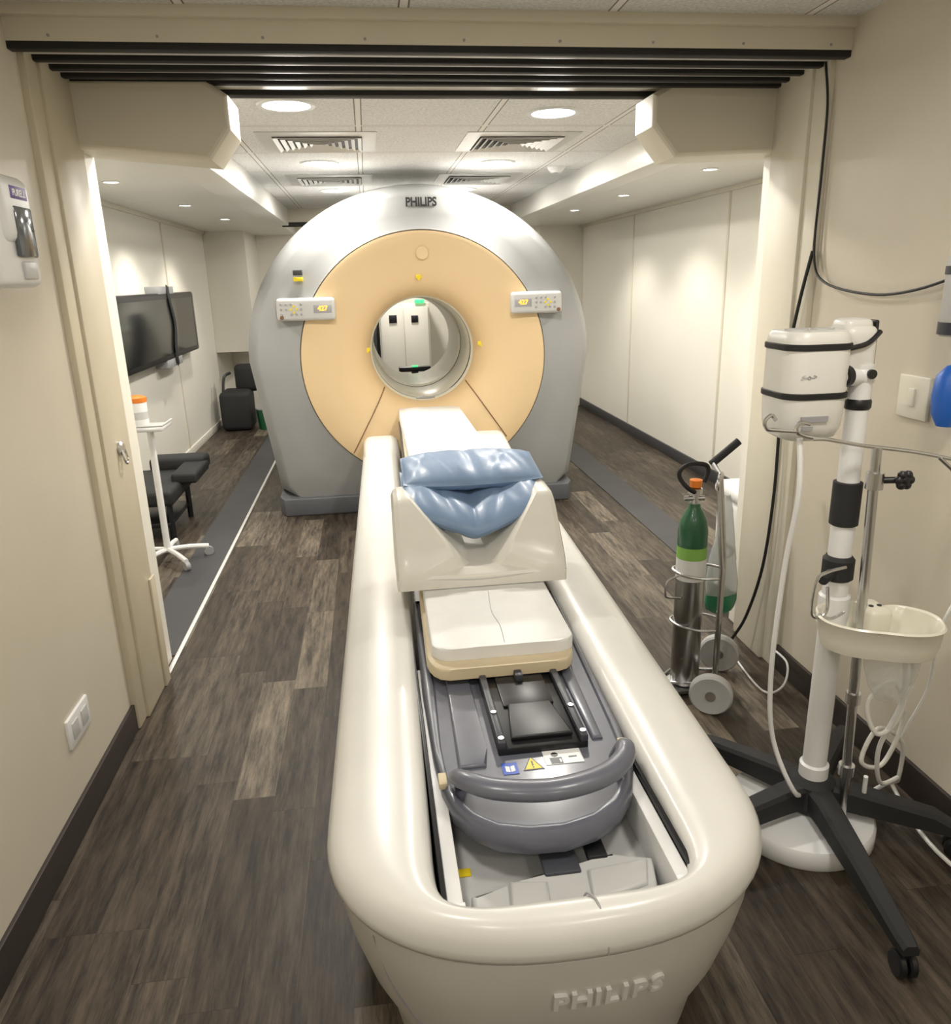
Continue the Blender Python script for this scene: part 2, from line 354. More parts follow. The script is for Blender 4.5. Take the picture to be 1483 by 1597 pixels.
for (x0,z0,x1,z1) in ((.08,.82,-.15,.42),(.625,.84,.87,.48)):
    pts=[]
    for k in range(15):
        x=x0+(x1-x0)*k/14;z=z0+(z1-z0)*k/14;pts.append((x,yface(x,z)-.004,z))
    G().tube(pts,.0035,6,sub=1).obj('panel_seam','seam',gan)
G().text('PHILIPS',.070,face_front(.365,5.06,1.957),.004,0,.0022,.86).obj('logo_lettering','groove',gan)
for x,z in ((-.02,1.07),(.33,1.52),(.725,1.09)):
    g=G();y=yface(x,z)-.006;g.box((x-.018,y-.002,z-.012),(x+.018,y+.004,z+.012),0,.001);g.box((x-.007,y-.003,z-.022),(x+.007,y+.003,z-.006),0,.001)
    g.obj('alignment_sticker','yellbl',gan)
G().lathe([(.001,-.002),(.035,-.002),(.038,0)],(.355,5.010,1.66),(0,-1,0)).obj('speaker_cap','yellow',gan)
pbox('warning_label',(-.44,5.0,1.545),(-.385,5.045,1.575),'groove',gan,.001);pbox('warning_label',(-.44,5.0,1.51),(-.385,5.045,1.535),'yellbl',gan,.001)
def cpanel(x0,x1,disp_right):
    z0,z1=1.277,1.412;y0,y1=4.955,5.08
    g=G();g.box((x0,y0,z0),(x1,y1,z1),0,.022,4);p=g.obj('control_panel','plast',gan,label='pale rounded control panel with orange numeric display')
    dx=(x1-.075) if disp_right else (x0+.075)
    pbox('display',(dx-.055,y0-.003,1.32),(dx+.055,y0+.01,1.37),'greyplug',p,.003)
    g=G();g.text('427',.040,face_front(dx,y0-.005,1.347),.0005,0,.0008);g.obj('display_digits','orangeled',p)
    k0=x0+.03 if disp_right else x0+.16
    for i in range(5):
        for j in range(3):
            if (i*3+j)%4==3 or (i in(2,3) and j==1): continue
            G().lathe([(.001,.006),(.007,.006),(.008,0)],(k0+i*.03,y0,1.315+j*.03),(0,-1,0),12).obj('button','greyplug',p)
    c=k0+.075
    for a in range(4):
        G().lathe([(.001,.008),(.006,.008),(.007,0)],(c+.018*math.cos(a*1.57),y0,1.345+.018*math.sin(a*1.57)),(0,-1,0),12).obj('arrow_key','yellbl',p)
    q=x0+.03 if disp_right else x1-.025
    G().lathe([(.001,.012),(.010,.012),(.012,0)],(q,y0,1.298),(0,-1,0),16).obj('stop_button','seam',p)
cpanel(-.555,-.20,True);cpanel(.905,1.235,False)
# ------------------------------------------------------------------ patient table
def tcx(y): return .287+(y-1.2)*.025
def thw(y): return .435+.008*max(0,y-1.2)
tab=thing('patient_table','long white scanner couch with rounded end and open rail trough','medical table',(.34,3,0))
def Uring(hwf,ex,Y0,depth,z,ys):
    P=[]
    for y in ys: P.append((tcx(y)-hwf(y),y,z))
    n=36
    for k in range(1,n):
        th=math.pi+math.pi*k/n;c,s=math.cos(th),math.sin(th)
        x=math.copysign(abs(c)**(2/ex),c);yy=math.copysign(abs(s)**(2/ex),s)
        y=Y0+depth*yy;P.append((tcx(y)+hwf(Y0)*x,y,z))
    for y in ys[::-1]: P.append((tcx(y)+hwf(y),y,z))
    return P
YS=[4.99,4.9,4.6,4.0,3.3,2.6,2.0,1.6,1.32]
DE=.370
OUT=lambda z,ins=0.:Uring(lambda y:thw(y)-ins,2.35,1.32,DE-ins,z,YS)
INN=lambda z,ins=0.:Uring(lambda y:.232+.004*(y-1.2)+ins,7,1.32,.30+ins,z,YS)
def lerp(A,B,k,z): return [(a[0]*(1-k)+b[0]*k,a[1]*(1-k)+b[1]*k,z) for a,b in zip(A,B)]
A=INN(0);B_=OUT(0)
ringsT=[INN(.385),INN(.475),lerp(A,B_,.03,.492),lerp(A,B_,.10,.502),lerp(A,B_,.3,.507),lerp(A,B_,.6,.504),lerp(A,B_,.8,.493),lerp(A,B_,.93,.474),lerp(A,B_,.99,.455),OUT(.443),OUT(.432,.004),OUT(.425,.02),OUT(.42,.05)]
G().loft(ringsT,False,False,closed=False).obj('top_cover','cover',tab,ang=60)
ringsB=[OUT(.423,.04),OUT(.416,.016),OUT(.36,.020),OUT(.30,.032),OUT(.2,.06),OUT(.10,.10),OUT(.0,.12)]
G().loft(ringsB,False,False,closed=False).obj('side_panel','lowbody',tab,ang=60)
for sgn in (-1,1):
    x0=tcx(4.9)+sgn*.236;x1=tcx(4.9)+sgn*.462
    def sr(y,h,e):
        a,b=min(x0,x1)+e,max(x0,x1)-e;zt=.50+h;R=.055
        L=[(a,y,.15),(a,y,zt-R)]+[(a+R-R*math.cos(t),y,zt-R+R*math.sin(t)) for t in [math.pi/2*k/6 for k in range(1,7)]]
        L+=[(b-R+R*math.sin(t),y,zt-R+R*math.cos(t)) for t in [math.pi/2*k/6 for k in range(0,6)]]+[(b,y,zt-R),(b,y,.15)]
        return L
    G().loft([sr(4.45,-.01,.012),sr(4.6,.004,.003),sr(4.8,.028,0),sr(4.93,.04,0),sr(4.985,.03,.006),sr(5.01,.0,.02)]).obj('end_shroud','cover',tab,ang=50)
g=G();g.tube([(.300,1.03,.47),(.303,1.018,.503),(.313,.998,.508),(.318,.973,.497),(.322,.956,.463),(.323,.951,.437)],.0022,6,sub=4);g.obj('cover_joint','greyplug',tab)
def sidex(y,z):
    ins=.032+.28*(.30-z) if z<.3 else .032-.14*(z-.30)
    return tcx(y)-(.435-ins)*(max(0,1-((1.32-y)/(DE-ins))**2.35))**(1/2.35)
g=G();g.tube([(sidex(1.09,z),1.09,z) for z in (.40,.34,.28,.2,.12)],.003,6);g.obj('panel_joint','greyplug',tab)
g=G();g.prism([(tcx(1.05)-.20,1.03),(tcx(1.05)+.20,1.03),(tcx(1.3)+.24,1.3),(tcx(4.9)+.25,4.9),(tcx(4.9)-.25,4.9),(tcx(1.3)-.24,1.3)],.36,.385,'xy');g.obj('trough_floor','plast',tab)
g=G();g.prism([(.118,1.04),(.19,1.035),(.40,1.04),(.455,1.07),(.475,1.16),(.40,1.185),(.36,1.16),(.25,1.155),(.22,1.13),(.118,1.12)],.385,.432,'xy',0,.010)
g.prism([(.18,1.03),(.25,1.03),(.26,1.12),(.19,1.13)],.42,.445,'xy',0,.008);g.prism([(.33,1.06),(.44,1.09),(.46,1.15),(.34,1.14)],.42,.442,'xy',0,.008)
g.obj('drive_cover','plast',tab,label='light grey moulded drive cover in the trough')
pbox('drive_mechanism',(.26,1.14,.425),(.33,1.22,.438),'carrd',tab,.004);pbox('drive_mechanism',(.35,1.17,.425),(.39,1.22,.438),'black',tab,.004)
for sx in (-1,1):
    x=tcx(1.3)+sx*.205;g=G();g.box((x-.014,1.045,.385),(x+.014,1.9,.472),0,.003);g.box((x-.017,1.04,.39),(x+.017,1.06,.478),0,.003);g.obj('rail','white',tab)
    x=tcx(1.3)+sx*.224;pbox('rail_gap_seal',(x-.004,1.06,.385),(x+.004,4.9,.486),'black',tab,.001)
def carpoly(ins,lift,yb=2.3):
    base=[(.085,yb),(.076,1.75),(.080,1.46),(.088,1.35),(.104,1.28),(.134,1.228),(.180,1.190),(.24,1.172),(.31,1.169),(.375,1.187),(.43,1.222),(.474,1.280),(.504,1.36),(.520,1.5),(.55,yb)]
    c=(.30,1.75);out=[]
    for x,y in base:
        dx,dy=x-c[0],y-c[1];l=math.hypot(dx,dy);out.append((x-dx/l*ins,(y-dy/l*ins) if y<yb else y,lift))
    return out
g=G();g.loft([carpoly(.045,.432),carpoly(.02,.440),carpoly(.004,.455),carpoly(0,.475),carpoly(.003,.492),carpoly(.010,.502),carpoly(.018,.504),carpoly(.028,.502),carpoly(.034,.496)]);
g.prism([(.13,1.40),(.19,1.40),(.20,1.46),(.20,2.0),(.145,2.0)],.492,.504,'xy',0,.006);g.prism([(.44,1.46),(.465,1.46),(.485,2.0),(.445,2.0)],.492,.504,'xy',0,.006)
ca=g.obj('carriage','carr',tab,label='glossy blue grey plastic couch carriage')
g=G();g.tube([(.135,1.355,.49),(.120,1.325,.535),(.130,1.288,.553),(.185,1.246,.556),(.28,1.226,.556),(.36,1.236,.556),(.42,1.262,.556),(.460,1.30,.557),(.476,1.345,.555),(.470,1.385,.50)],lambda t:(.013+.006*math.sin(math.pi*t),.015+.011*math.sin(math.pi*t)),16,sub=5,flat=(0,0,1));g.obj('handle','carr',ca)
pbox('corner_tab',(.083,1.34,.495),(.101,1.38,.510),'tan',ca,.003);pbox('corner_tab',(.49,1.40,.495),(.508,1.44,.510),'tan',ca,.003)
p=pbox('latch_mechanism',(.222,1.435,.49),(.425,1.80,.512),'black',ca,.004)
g=G();g.prism([(.255,1.46),(.395,1.46),(.375,1.60),(.272,1.60)],.512,.524,'xy',0,.004);g.box((.262,1.60,.512),(.385,1.80,.518),0,.004);g.obj('latch_slide','black',p)
pbox('latch_tongue',(.312,1.71,.512),(.332,1.80,.535),'carrd',p,.003)
for a,b in ((.222,.240),(.407,.425)): pbox('side_bar',(a,1.435,.51),(b,1.80,.528),'carrd',p,.004)
for x in (.231,.416):
    for y in (1.452,1.56,1.78): G().lathe([(.007,0),(.007,.003),(.001,.003)],(x,y,.528),n=12).obj('screw','steel',p)
z=.4965
T_=Matrix.Translation((0,.004,0))
g=G();g.box((.222,1.362,z),(.256,1.402,z+.0008),0,0,T=T_);g.add([(.229,1.372,z+.0012),(.238,1.369,z+.0012),(.238,1.388,z+.0012),(.229,1.391,z+.0012)],[(0,1,2,3)],1,T_);g.add([(.240,1.369,z+.0012),(.249,1.372,z+.0012),(.249,1.391,z+.0012),(.240,1.388,z+.0012)],[(0,1,2,3)],1,T_);g.obj('manual_sticker',['bluelbl','white'],ca)
g=G();g.prism([(.266,1.37),(.312,1.37),(.289,1.418)],z,z+.0006,'xy',0,T=T_);g.prism([(.271,1.3728),(.307,1.3728),(.289,1.4125)],z+.0006,z+.001,'xy',1,T=T_);g.box((.2872,1.383,z+.001),(.2908,1.400,z+.0014),0,0,T=T_);g.box((.2872,1.376,z+.001),(.2908,1.380,z+.0014),0,0,T=T_);g.obj('warning_sticker',['black','yellbl'],ca)
g=G();g.box((.318,1.380,z),(.402,1.430,z+.0008),0,0,T=T_);g.box((.330,1.382,z+.0008),(.356,1.403,z+.0014),1,0,T=T_);g.lathe([(.008,0),(.008,.0006),(.001,.0006)],(.343,1.414,z+.0008),mi=1,n=16,T=T_);g.box((.350,1.385,z+.0014),(.354,1.397,z+.0018),0,0,T=T_);g.box((.372,1.40,z+.0008),(.39,1.404,z+.0014),1,0,T=T_);g.obj('load_sticker',['white','black'],ca)
G().box((.105,1.215,.386),(.13,1.235,.388),0,0).obj('hazard_sticker','yellbl',tab)
def slab(cfn,hw,y0,y1,zf,th,round_end=.08,bulge=.0,ny=24):
    rings=[]
    for k in range(ny+1):
        t=k/ny;t=t**1.6;y=y0+(y1-y0)*t;d=y-y0
        w=hw
        if d<round_end: w=hw*(.72+.28*math.sqrt(max(0,1-((round_end-d)/round_end)**2)))
        c=cfn(y);z=zf(y)
        R=[]
        for (u,v) in ((-1,-.5),(-1,.25),(-.985,.42),(-.95,.5),(-.5,.5+bulge),(0,.5+bulge*.6),(.5,.5+bulge),(.95,.5),(.985,.42),(1,.25),(1,-.5)): R.append((c+u*w,y,z+v*th))
        rings.append(R)
    return G().loft(rings)
pz=lambda y:.535+ (0 if y<2.25 else min(1,(y-2.25)/.4)*.075)
slab(lambda y:.290+(y-1.74)*.022,.197,1.74,5.2,pz,.030,.10,ny=40).obj('pallet','tan',tab,label='tan edged curved couch top')
for sx in (-1,1): G().tube([(.290+(y-1.74)*.022+sx*.203,y,pz(y)) for y in (2.9,3.5,4.2,5.0)],(.007),8).obj('pallet_edge','carrd',tab)
pbox('pallet_support',(.2,1.82,.50),(.44,4.9,.518),'carrd',tab)
def endpt(x,z):
    ins=.032+.28*(.30-z) if z<.3 else .032-.2*(z-.30)
    hw=.435-ins;d=DE-ins;u=(x-tcx(1.0))/hw;return 1.32-d*(max(0,1-abs(u)**2.35))**(1/2.35)
g=G();wd={'P':.036,'H':.041,'I':.019,'L':.032,'S':.035};X0=.232
for ch in 'PHILIPS':
    w_=wd[ch]*.95;x=X0+w_/2;X0+=w_
    zc=.322;y=endpt(x,zc);az=math.atan2(endpt(x+.01,zc)-endpt(x-.01,zc),.02)
    Mx=Matrix.Translation((x,y-.002,zc))@Matrix.Rotation(az,4,'Z')@Matrix.Rotation(math.radians(90+12),4,'X')
    g.text(ch,.056,Mx,.0045,0,.0014)
g.obj('logo_lettering','white',tab)
# ------------------------------------------------------------------ pads, cradle, pillows
def padth(name,c,hw,y0,y1,zf,th,label,re):
    return slab(c,hw,y0,y1,zf,th,re,.04,40).obj(name,'pad',label=label,cat='pad')
fpad=padth('foot_pad',lambda y:.299+(y-1.8)*.015,.191,1.785,2.32,lambda y:.5505+.017,.034,'white vinyl foot pad on the couch top beside the cradle',.05)
mt=padth('couch_mattress',lambda y:.355+(y-3)*.004,.205,2.66,5.12,lambda y:.626+.028,.056,'long white vinyl mattress leading into the scanner bore',.05)
g=G();g.tube([(.30,1.80,.5857),(.305,1.9,.586),(.297,2.0,.586),(.31,2.15,.586)],.0014,6);g.obj('crease','plast',fpad)
g=G();g.tube([(.35,2.85,.683),(.36,3.4,.683),(.352,4.0,.683),(.36,5.0,.683)],.0018,6);g.obj('crease','plast',mt)
def crr(y,zs,zv,hw,vh,vb,zb=.588,c=.302):
    L=[(-hw,zb),(-hw,zs-.03),(-hw+.006,zs-.012),(-hw+.02,zs-.002),(-hw+.04,zs),(-vh-.012,zs-.002),(-vh,zs-.008)]
    for k in (.66,.33): L.append((-(vb+(vh-vb)*k),zv+(zs-.008-zv)*k))
    L+=[(-vb,zv+.002),(-vb*.5,zv)];R=[(-a,b) for a,b in L[::-1]]
    return [(c+a,y,b) for a,b in L+[(0,zv)]+R]
rg=[crr(2.185,.632,.620,.258,.19,.18),crr(2.19,.646,.628,.264,.17,.155),crr(2.215,.684,.640,.266,.085,.06),crr(2.25,.720,.642,.266,.10,.035),crr(2.30,.768,.644,.266,.14,.03),crr(2.355,.818,.646,.266,.185,.03),crr(2.37,.828,.647,.266,.195,.03),crr(2.39,.834,.648,.266,.20,.03),crr(2.50,.838,.650,.266,.205,.03),crr(2.52,.832,.650,.265,.205,.03),crr(2.53,.82,.648,.26,.205,.03)]
g=G().loft(rg);cradle=g.obj('positioning_cradle','foam',label='white vinyl foam support block with deep valley on the couch',cat='cushion',ang=20)
g=G();g.tube([(.038,2.19,.624),(.15,2.186,.62),(.30,2.184,.612),(.45,2.186,.62),(.566,2.19,.624)],.0015,6);g.obj('piping','plast',cradle)
def pillow(c,w,d,h,bend,seed,label,tilt=0,pinch=.12,drop=0.,pw=1.3):
    rnd=random.Random(seed);ph=[rnd.uniform(0,6.28) for _ in range(8)];n,m=64,40
    def P(i,j,sg):
        u=-1+2*i/n;v=-1+2*j/m
        lens=1-.22*abs(u)**3
        th=(max(0,1-abs(u)**2.8))**.6*(max(0,1-abs(v)**2.4))**.6
        fold=.10*math.exp(-((abs(u)-.45-.25*v)/.07)**2)-.07*math.exp(-((abs(u)-.72+.2*v)/.06)**2)
        wr=.04*math.sin(8*u+ph[0]+2*v)*math.sin(3*v+ph[1])+.04*math.sin(15*u*(.3+abs(u))+ph[2]+5*v)-fold
        pin=1-pinch*math.exp(-((u+.05*v)/.08)**2)
        x=u*w/2;y=v*d/2*lens;z=sg*h/2*th*pin*(1+wr)+bend*(abs(u)**pw)-bend*.3+tilt*v
        y-=drop*(1-u*u)
        return (c[0]+x,c[1]+y,c[2]+z)
    vs=[P(i,j,1) for i in range(n+1) for j in range(m+1)];k=len(vs);vs+=[P(i,j,-1) for i in range(n+1) for j in range(m+1)]
    fs=[]
    for i in range(n):
        for j in range(m):
            a=i*(m+1)+j;q=(a,a+m+1,a+m+2,a+1);fs.append(q);fs.append(tuple(k+x for x in q[::-1]))
    def edge(l):
        for a,b in zip(l,l[1:]): fs.append((a,b,k+b,k+a))
    edge([i*(m+1) for i in range(n+1)]);edge([i*(m+1)+m for i in range(n+1)]);edge(list(range(m+1)));edge([n*(m+1)+j for j in range(m+1)])
    return G().add(vs,fs).obj('pillow','blue',label=label,cat='pillow',ang=70,group='blue vinyl pillows in the cradle')
pillow((.303,2.49,.772),.46,.32,.105,.085,5,'pale blue vinyl pillow sagging into the cradle valley',.03,drop=.03,pw=1.15)
pillow((.318,2.60,.862),.475,.30,.095,.004,9,'pale blue vinyl pillow lying across the cradle shoulders',.02,drop=.0)
# ------------------------------------------------------------------ screen
tv=thing('wall_screen','large black flat screen strapped to a wall bracket','screen',(-1.6,6.4,1.2))
pbox('bezel',(-1.64,4.6,.93),(-1.595,7.65,1.45),'black',tv,.02,3)
pbox('display_glass',(-1.597,4.7,.975),(-1.592,7.55,1.405),'screen',tv,.004)
for z0,z1 in ((1.44,1.50),(.87,.94)): pbox('wall_bracket',(-1.70,6.45,z0),(-1.60,6.95,z1),'greyplug',tv,.006)
g=G();g.tube([(-1.60,6.75,1.50),(-1.588,6.72,1.40),(-1.586,6.80,1.2),(-1.586,6.72,1.0),(-1.59,6.75,.88)],lambda t:(.035,.006),8,flat=(0,1,0));g.obj('strap','blackm',tv)
# ------------------------------------------------------------------ left wall items
d=thing('sanitizer_dispenser','white wall mounted hand sanitizer dispenser with dark refill window','dispenser',(-.86,2.07,1.5))
g=G();g.box((-.912,1.93,1.505),(-.81,2.17,1.745),0,.025,4);g.box((-.912,1.97,1.60),(-.80,2.155,1.76),0,.03,4);g.obj('housing','white',d)
pbox('refill_window',(-.81,2.03,1.575),(-.797,2.13,1.69),'dimglass',d,.01)
pbox('push_pad',(-.812,2.05,1.525),(-.802,2.12,1.565),'plast',d,.006)
LM=Matrix.Translation((-.7985,2.075,1.718))@Matrix.Rotation(math.pi/2,4,'Z')@RX
g=G();g.box((-.805,2.03,1.705),(-.799,2.12,1.733),0,.001);g.text('PURELL',.021,LM,.0004,1,.0004);g.obj('brand_label',['purple','white'],d)
d=thing('wall_outlet','white duplex power outlet plate near the floor','outlet',(-.905,2.09,.28))
pbox('plate',(-.915,2.01,.255),(-.902,2.17,.345),'white',d)
for y in (2.055,2.125): pbox('socket',(-.903,y-.022,.275),(-.899,y+.022,.325),'plast',d,.003)
d=thing('panel_latch','small chrome lock latch on the door jamb','latch',(-.87,2.74,.93))
g=G();g.lathe([(.026,-.006),(.026,.006),(.018,.012),(.001,.012)],(-.878,2.74,.97),(1,0,0));g.obj('escutcheon','steel',d)
g=G();g.tube([(-.868,2.725,.965),(-.862,2.722,.93),(-.862,2.74,.915),(-.862,2.758,.93),(-.868,2.755,.965)],.004,8);g.obj('ring','steel',d)
# right wall items
d=thing('light_switch','cream blank wall switch plate','switch plate',(1.505,1.97,1.09))
pbox('plate',(1.498,1.905,1.09),(1.512,2.03,1.21),'cream',d);pbox('rocker',(1.492,1.955,1.125),(1.5,1.98,1.175),'cream',d,.002)
d=thing('glove_dispenser','grey wall bottle dispenser with dark bands','dispenser',(1.46,1.82,1.33))
g=G();g.lathe([(.001,0),(.035,0),(.04,.01),(.04,.19),(.03,.20),(.001,.2)],(1.465,1.80,1.33));g.obj('bottle','plast',d)
for zz,h in ((1.335,.03),(1.48,.02)): G().lathe([(.042,.0),(.042,h)],(1.465,1.80,zz),caps=False).obj('band','carrd',d)
pbox('mount',(1.49,1.77,1.34),(1.512,1.83,1.5),'carrd',d,.003)
g=G();g.lathe([(.001,0),(.02,0),(.035,.03),(.04,.08),(.035,.13),(.015,.155),(.001,.16)],(1.474,1.80,1.10));g.obj('blue_glove_pouch','brightblue',label='bright blue round pouch hanging on the wall',cat='pouch')
d=thing('wall_cable','thin black cables draped along the wall','cable',(1.49,2.3,1.4))
g=G();g.tube([(1.485,2.56,2.13),(1.492,2.535,2.0),(1.492,2.53,1.8),(1.49,2.525,1.55),(1.485,2.44,1.46),(1.49,2.2,1.425),(1.49,2.0,1.44),(1.49,1.8,1.49)],.004,8);g.obj('hanging_wire','rubber',d)
g=G();g.tube([(1.49,2.535,1.56),(1.475,2.56,1.4),(1.472,2.60,1.2),(1.47,2.61,1.0),(1.468,2.60,.7),(1.46,2.62,.4),(1.44,2.68,.16),(1.40,2.72,.03),(1.36,2.66,.012)],.006,8);g.obj('power_cable','rubber',d)
g=G();g.box((1.494,1.55,.86),(1.512,1.72,.90),0,.003);g.tube([(1.505,1.56,.88),(1.48,1.56,.88),(1.48,1.70,.88),(1.505,1.70,.88)],.006,8,sub=1);g.obj('grab_bar','greyplug',label='grey metal grab bar fixed to the wall',cat='bar')
# ------------------------------------------------------------------ oxygen cart + cylinder
C=(1.095,2.46)
cyl=thing('oxygen_cylinder','green topped steel oxygen cylinder with labels standing in cart','gas cylinder',(C[0],C[1],.03))
R_=.052
g=G();g.lathe([(.001,0),(R_-.005,0),(R_,.008),(R_,.53)],(C[0],C[1],.025));g.obj('body','steel',cyl)
g=G();g.lathe([(R_+.0005,.53),(R_+.0005,.60),(.046,.64),(.032,.67),(.022,.685),(.020,.70),(.001,.70)],(C[0],C[1],.025),caps=False);g.obj('shoulder','green',cyl)
G().lathe([(R_+.001,.50),(R_+.001,.545)],(C[0],C[1],.025),caps=False).obj('green_label','lgreen',cyl)
G().lathe([(R_+.001,.42),(R_+.001,.50)],(C[0],C[1],.025),caps=False).obj('white_label','white',cyl)
g=G();g.lathe([(.016,.0),(.016,.04),(.024,.042),(.024,.06),(.012,.065),(.001,.065)],(C[0],C[1],.72));g.cyl((C[0]-.04,C[1],.745),(C[0]+.03,C[1]-.01,.745),.009);g.obj('valve','steel',cyl)
g=G();g.lathe([(.020,0),(.022,.025),(.001,.03)],(C[0],C[1],.785));g.obj('seal_cap','orange',cyl)
cart=thing('cylinder_cart','two wheeled steel cylinder cart with black grip handle','cart',(1.19,2.42,0))
ax=Vector((.49,.87,0)).normalized();nn=Vector((-.87,.49,0));mid=Vector((1.195,2.415,0))
w1=mid-ax*.165;w2=mid+ax*.165;U=Vector((0,0,1))
for w in (w1,w2):
    g=G();c=w+Vector((0,0,.075));g.lathe([(.001,-.016),(.04,-.016),(.068,-.02),(.075,-.012),(.075,.012),(.068,.02),(.04,.016),(.001,.016)],c,ax);wh=g.obj('wheel','plast',cart,label='light grey solid wheel')
    g=G();g.lathe([(.001,-.021),(.018,-.021),(.018,.021),(.001,.021)],c,ax);g.obj('hub','steel',wh)
g=G();g.cyl(w1+Vector((0,0,.075)),w2+Vector((0,0,.075)),.007);pa=mid-ax*.055;pb=mid+ax*.055
top=nn*.03
for p in (pa,pb): g.tube([p+U*.03,p+U*.5,p+top+U*.80],.008,10,sub=1)
g.tube([pa+top+U*.79,pa+top+U*.82,mid+top+U*.83,pb+top+U*.82,pb+top+U*.79],.008,10)
for z in (.27,.47):
    g.tube([pa+U*z,mid+nn*.06-ax*.075+U*z,mid+nn*.13-ax*.06+U*z,mid+nn*.175+U*z,mid+nn*.13+ax*.06+U*z,mid+nn*.06+ax*.075+U*z,pb+U*z],.005,8)
    g.tube([pa+U*z,pb+U*z],.006,8,sub=1)
g.tube([pa+U*.06,mid+nn*.17-ax*.05+U*.03,mid+nn*.17+ax*.05+U*.03,pb+U*.06],.006,8,sub=2)
g.prism([(-.07,-.07),(.07,-.07),(.07,.07),(-.07,.07)],.012,.022,'xy',0,T=Matrix.Translation((C[0],C[1],0)))
for dx,dy in ((-.06,-.05),(-.05,.06)): g.cyl((C[0]+dx,C[1]+dy,0),(C[0]+dx,C[1]+dy,.02),.008)
g.tube([mid+top+U*.83,(1.17,2.49,.855),(1.175,2.50,.862)],.008,8)
g.tube([(1.045,2.43,.47),(.985,2.40,.46),(.98,2.40,.41),(1.0,2.42,.39),(1.05,2.43,.38)],.004,8)
g.obj('frame','steel',cart)
g=G();g.tube([(1.165,2.50,.852),(1.21,2.50,.888),(1.262,2.50,.930)],.014,12);g.obj('grip','blackm',cart)
g=G();g.tube([(C[0]-.01,C[1]-.02,.77),(C[0]-.04,C[1]-.02,.79),(1.030,2.45,.825),(1.035,2.45,.855),(1.075,2.46,.868),(1.125,2.46,.862),(1.137,2.46,.84),(1.125,2.46,.80)],.008,10);g.obj('carry_loop','rubber',cart)
def bagrings(c,zs,ws,ds):
    out=[]
    for z,w,dd in zip(zs,ws,ds):
        out.append([(c[0]+w*math.cos(t)*(1+.08*math.sin(5*t+z*30)),c[1]+dd*math.sin(t)*(1+.1*math.sin(4*t+z*50)),z) for t in [2*math.pi*i/28 for i in range(28)]])
    return out
BX=(1.295,2.62)
bg=thing('hanging_bag','clear plastic bag of tubing with green bottom hanging on cart','plastic bag',(BX[0],BX[1],.2))
g=G().loft(bagrings(BX,(.70,.64,.54,.44,.35,.30),(.01,.025,.035,.052,.062,.060),(.01,.02,.03,.04,.04,.035)));g.obj('bag_film','bag',bg,ang=60)
g=G().loft(bagrings(BX,(.30,.27,.235,.22),(.060,.062,.055,.03),(.035,.036,.03,.02)));g.obj('bag_bottom','greenbag',bg,ang=60)
g=G();g.tube([(BX[0]-.03,2.61,.34),(BX[0]+.02,2.63,.38),(BX[0]-.01,2.62,.43),(BX[0]+.03,2.61,.48),(BX[0]-.02,2.62,.53),(BX[0],2.62,.6)],.01,8);g.obj('tubing','white',bg)
bn=thing('white_bin','white rounded plastic bin standing on the floor by the jamb','bin',(1.70,3.2,0))
pbox('body',(1.625,3.13,.02),(1.86,3.42,.48),'white',bn,.04,4);pbox('lid',(1.615,3.12,.47),(1.87,3.43,.54),'white',bn,.03,4);pbox('foot',(1.64,3.14,0),(1.85,3.41,.03),'plast',bn,.003)
# ------------------------------------------------------------------ injector stand
H=Vector((1.14,1.68,0))
inj=thing('contrast_injector_stand','white medical injector on tall pole with black five leg base','medical stand',(1.14,1.68,0))
for a in (-97,-30,46,122,194):
    d_=Vector((math.cos(math.radians(a)),math.sin(math.radians(a)),0));L_={-97:.51,-30:.38,46:.42,122:.44,194:.40}[a]
    s_=Vector((-d_.y,d_.x,0));rg=[]
    for t_,hw,z0,z1 in ((.02,.034,.085,.15),(.10,.030,.085,.15),(.3,.026,.075,.125),(L_-.03,.022,.068,.10),(L_,.018,.070,.095)):
        p=H+d_*t_;rg.append([p+s_*hw+U*z0,p+s_*hw+U*(z1-.01),p+s_*(hw-.008)+U*z1,p-s_*(hw-.008)+U*z1,p-s_*hw+U*(z1-.01),p-s_*hw+U*z0])
    lg=G().loft(rg).obj('leg','blackm',inj)
    g=G();c=H+d_*(L_-.02)+U*.03+s_*.012
    for q in (c,c-s_*.024): g.lathe([(.001,-.009),(.025,-.009),(.03,-.005),(.03,.005),(.025,.009),(.001,.009)],q,s_,24)
    g.cyl(H+d_*(L_-.02)+U*.03,H+d_*(L_-.02)+U*.09,.009);g.obj('caster','black',lg)
g=G();g.lathe([(.001,.07),(.06,.07),(.065,.09),(.06,.15),(.045,.165),(.001,.165)],H);g.obj('hub','blackm',inj)
g=G();g.lathe([(.038,.16),(.038,.20),(.031,.205),(.031,.62),(.038,.625),(.038,.70),(.031,.705),(.031,.80),(.028,.80),(.028,.90),(.026,.91),(.026,1.19)],H);g.obj('pole','white',inj)
g=G();g.lathe([(.032,.745),(.038,.75),(.038,.80),(.030,.81)],H);g.cyl(H+Vector((-.03,-.02,.77)),H+Vector((-.07,-.05,.765)),.012);g.obj('height_clamp','blackm',inj)
g=G();g.lathe([(.029,.890),(.034,.893),(.034,1.0),(.027,1.002)],H);g.obj('pole_grip','blackm',inj)
g=G();g.lathe([(.027,1.18),(.030,1.185),(.030,1.20),(.027,1.205)],H);g.obj('pole_ring','black',inj)
g=G();g.cyl(H+Vector((.0,0,1.20)),H+Vector((0,0,1.285)),.027);g.sph(H+Vector((0,0,1.26)),.031);g.cyl(H+Vector((-.10,-.03,1.262)),H+Vector((.02,.0,1.255)),.021);g.obj('elbow_joint','white',inj)
g=G();g.cyl(H+Vector((-.065,-.026,1.262)),H+Vector((-.050,-.021,1.262)),.025);g.obj('joint_collar','black',inj)
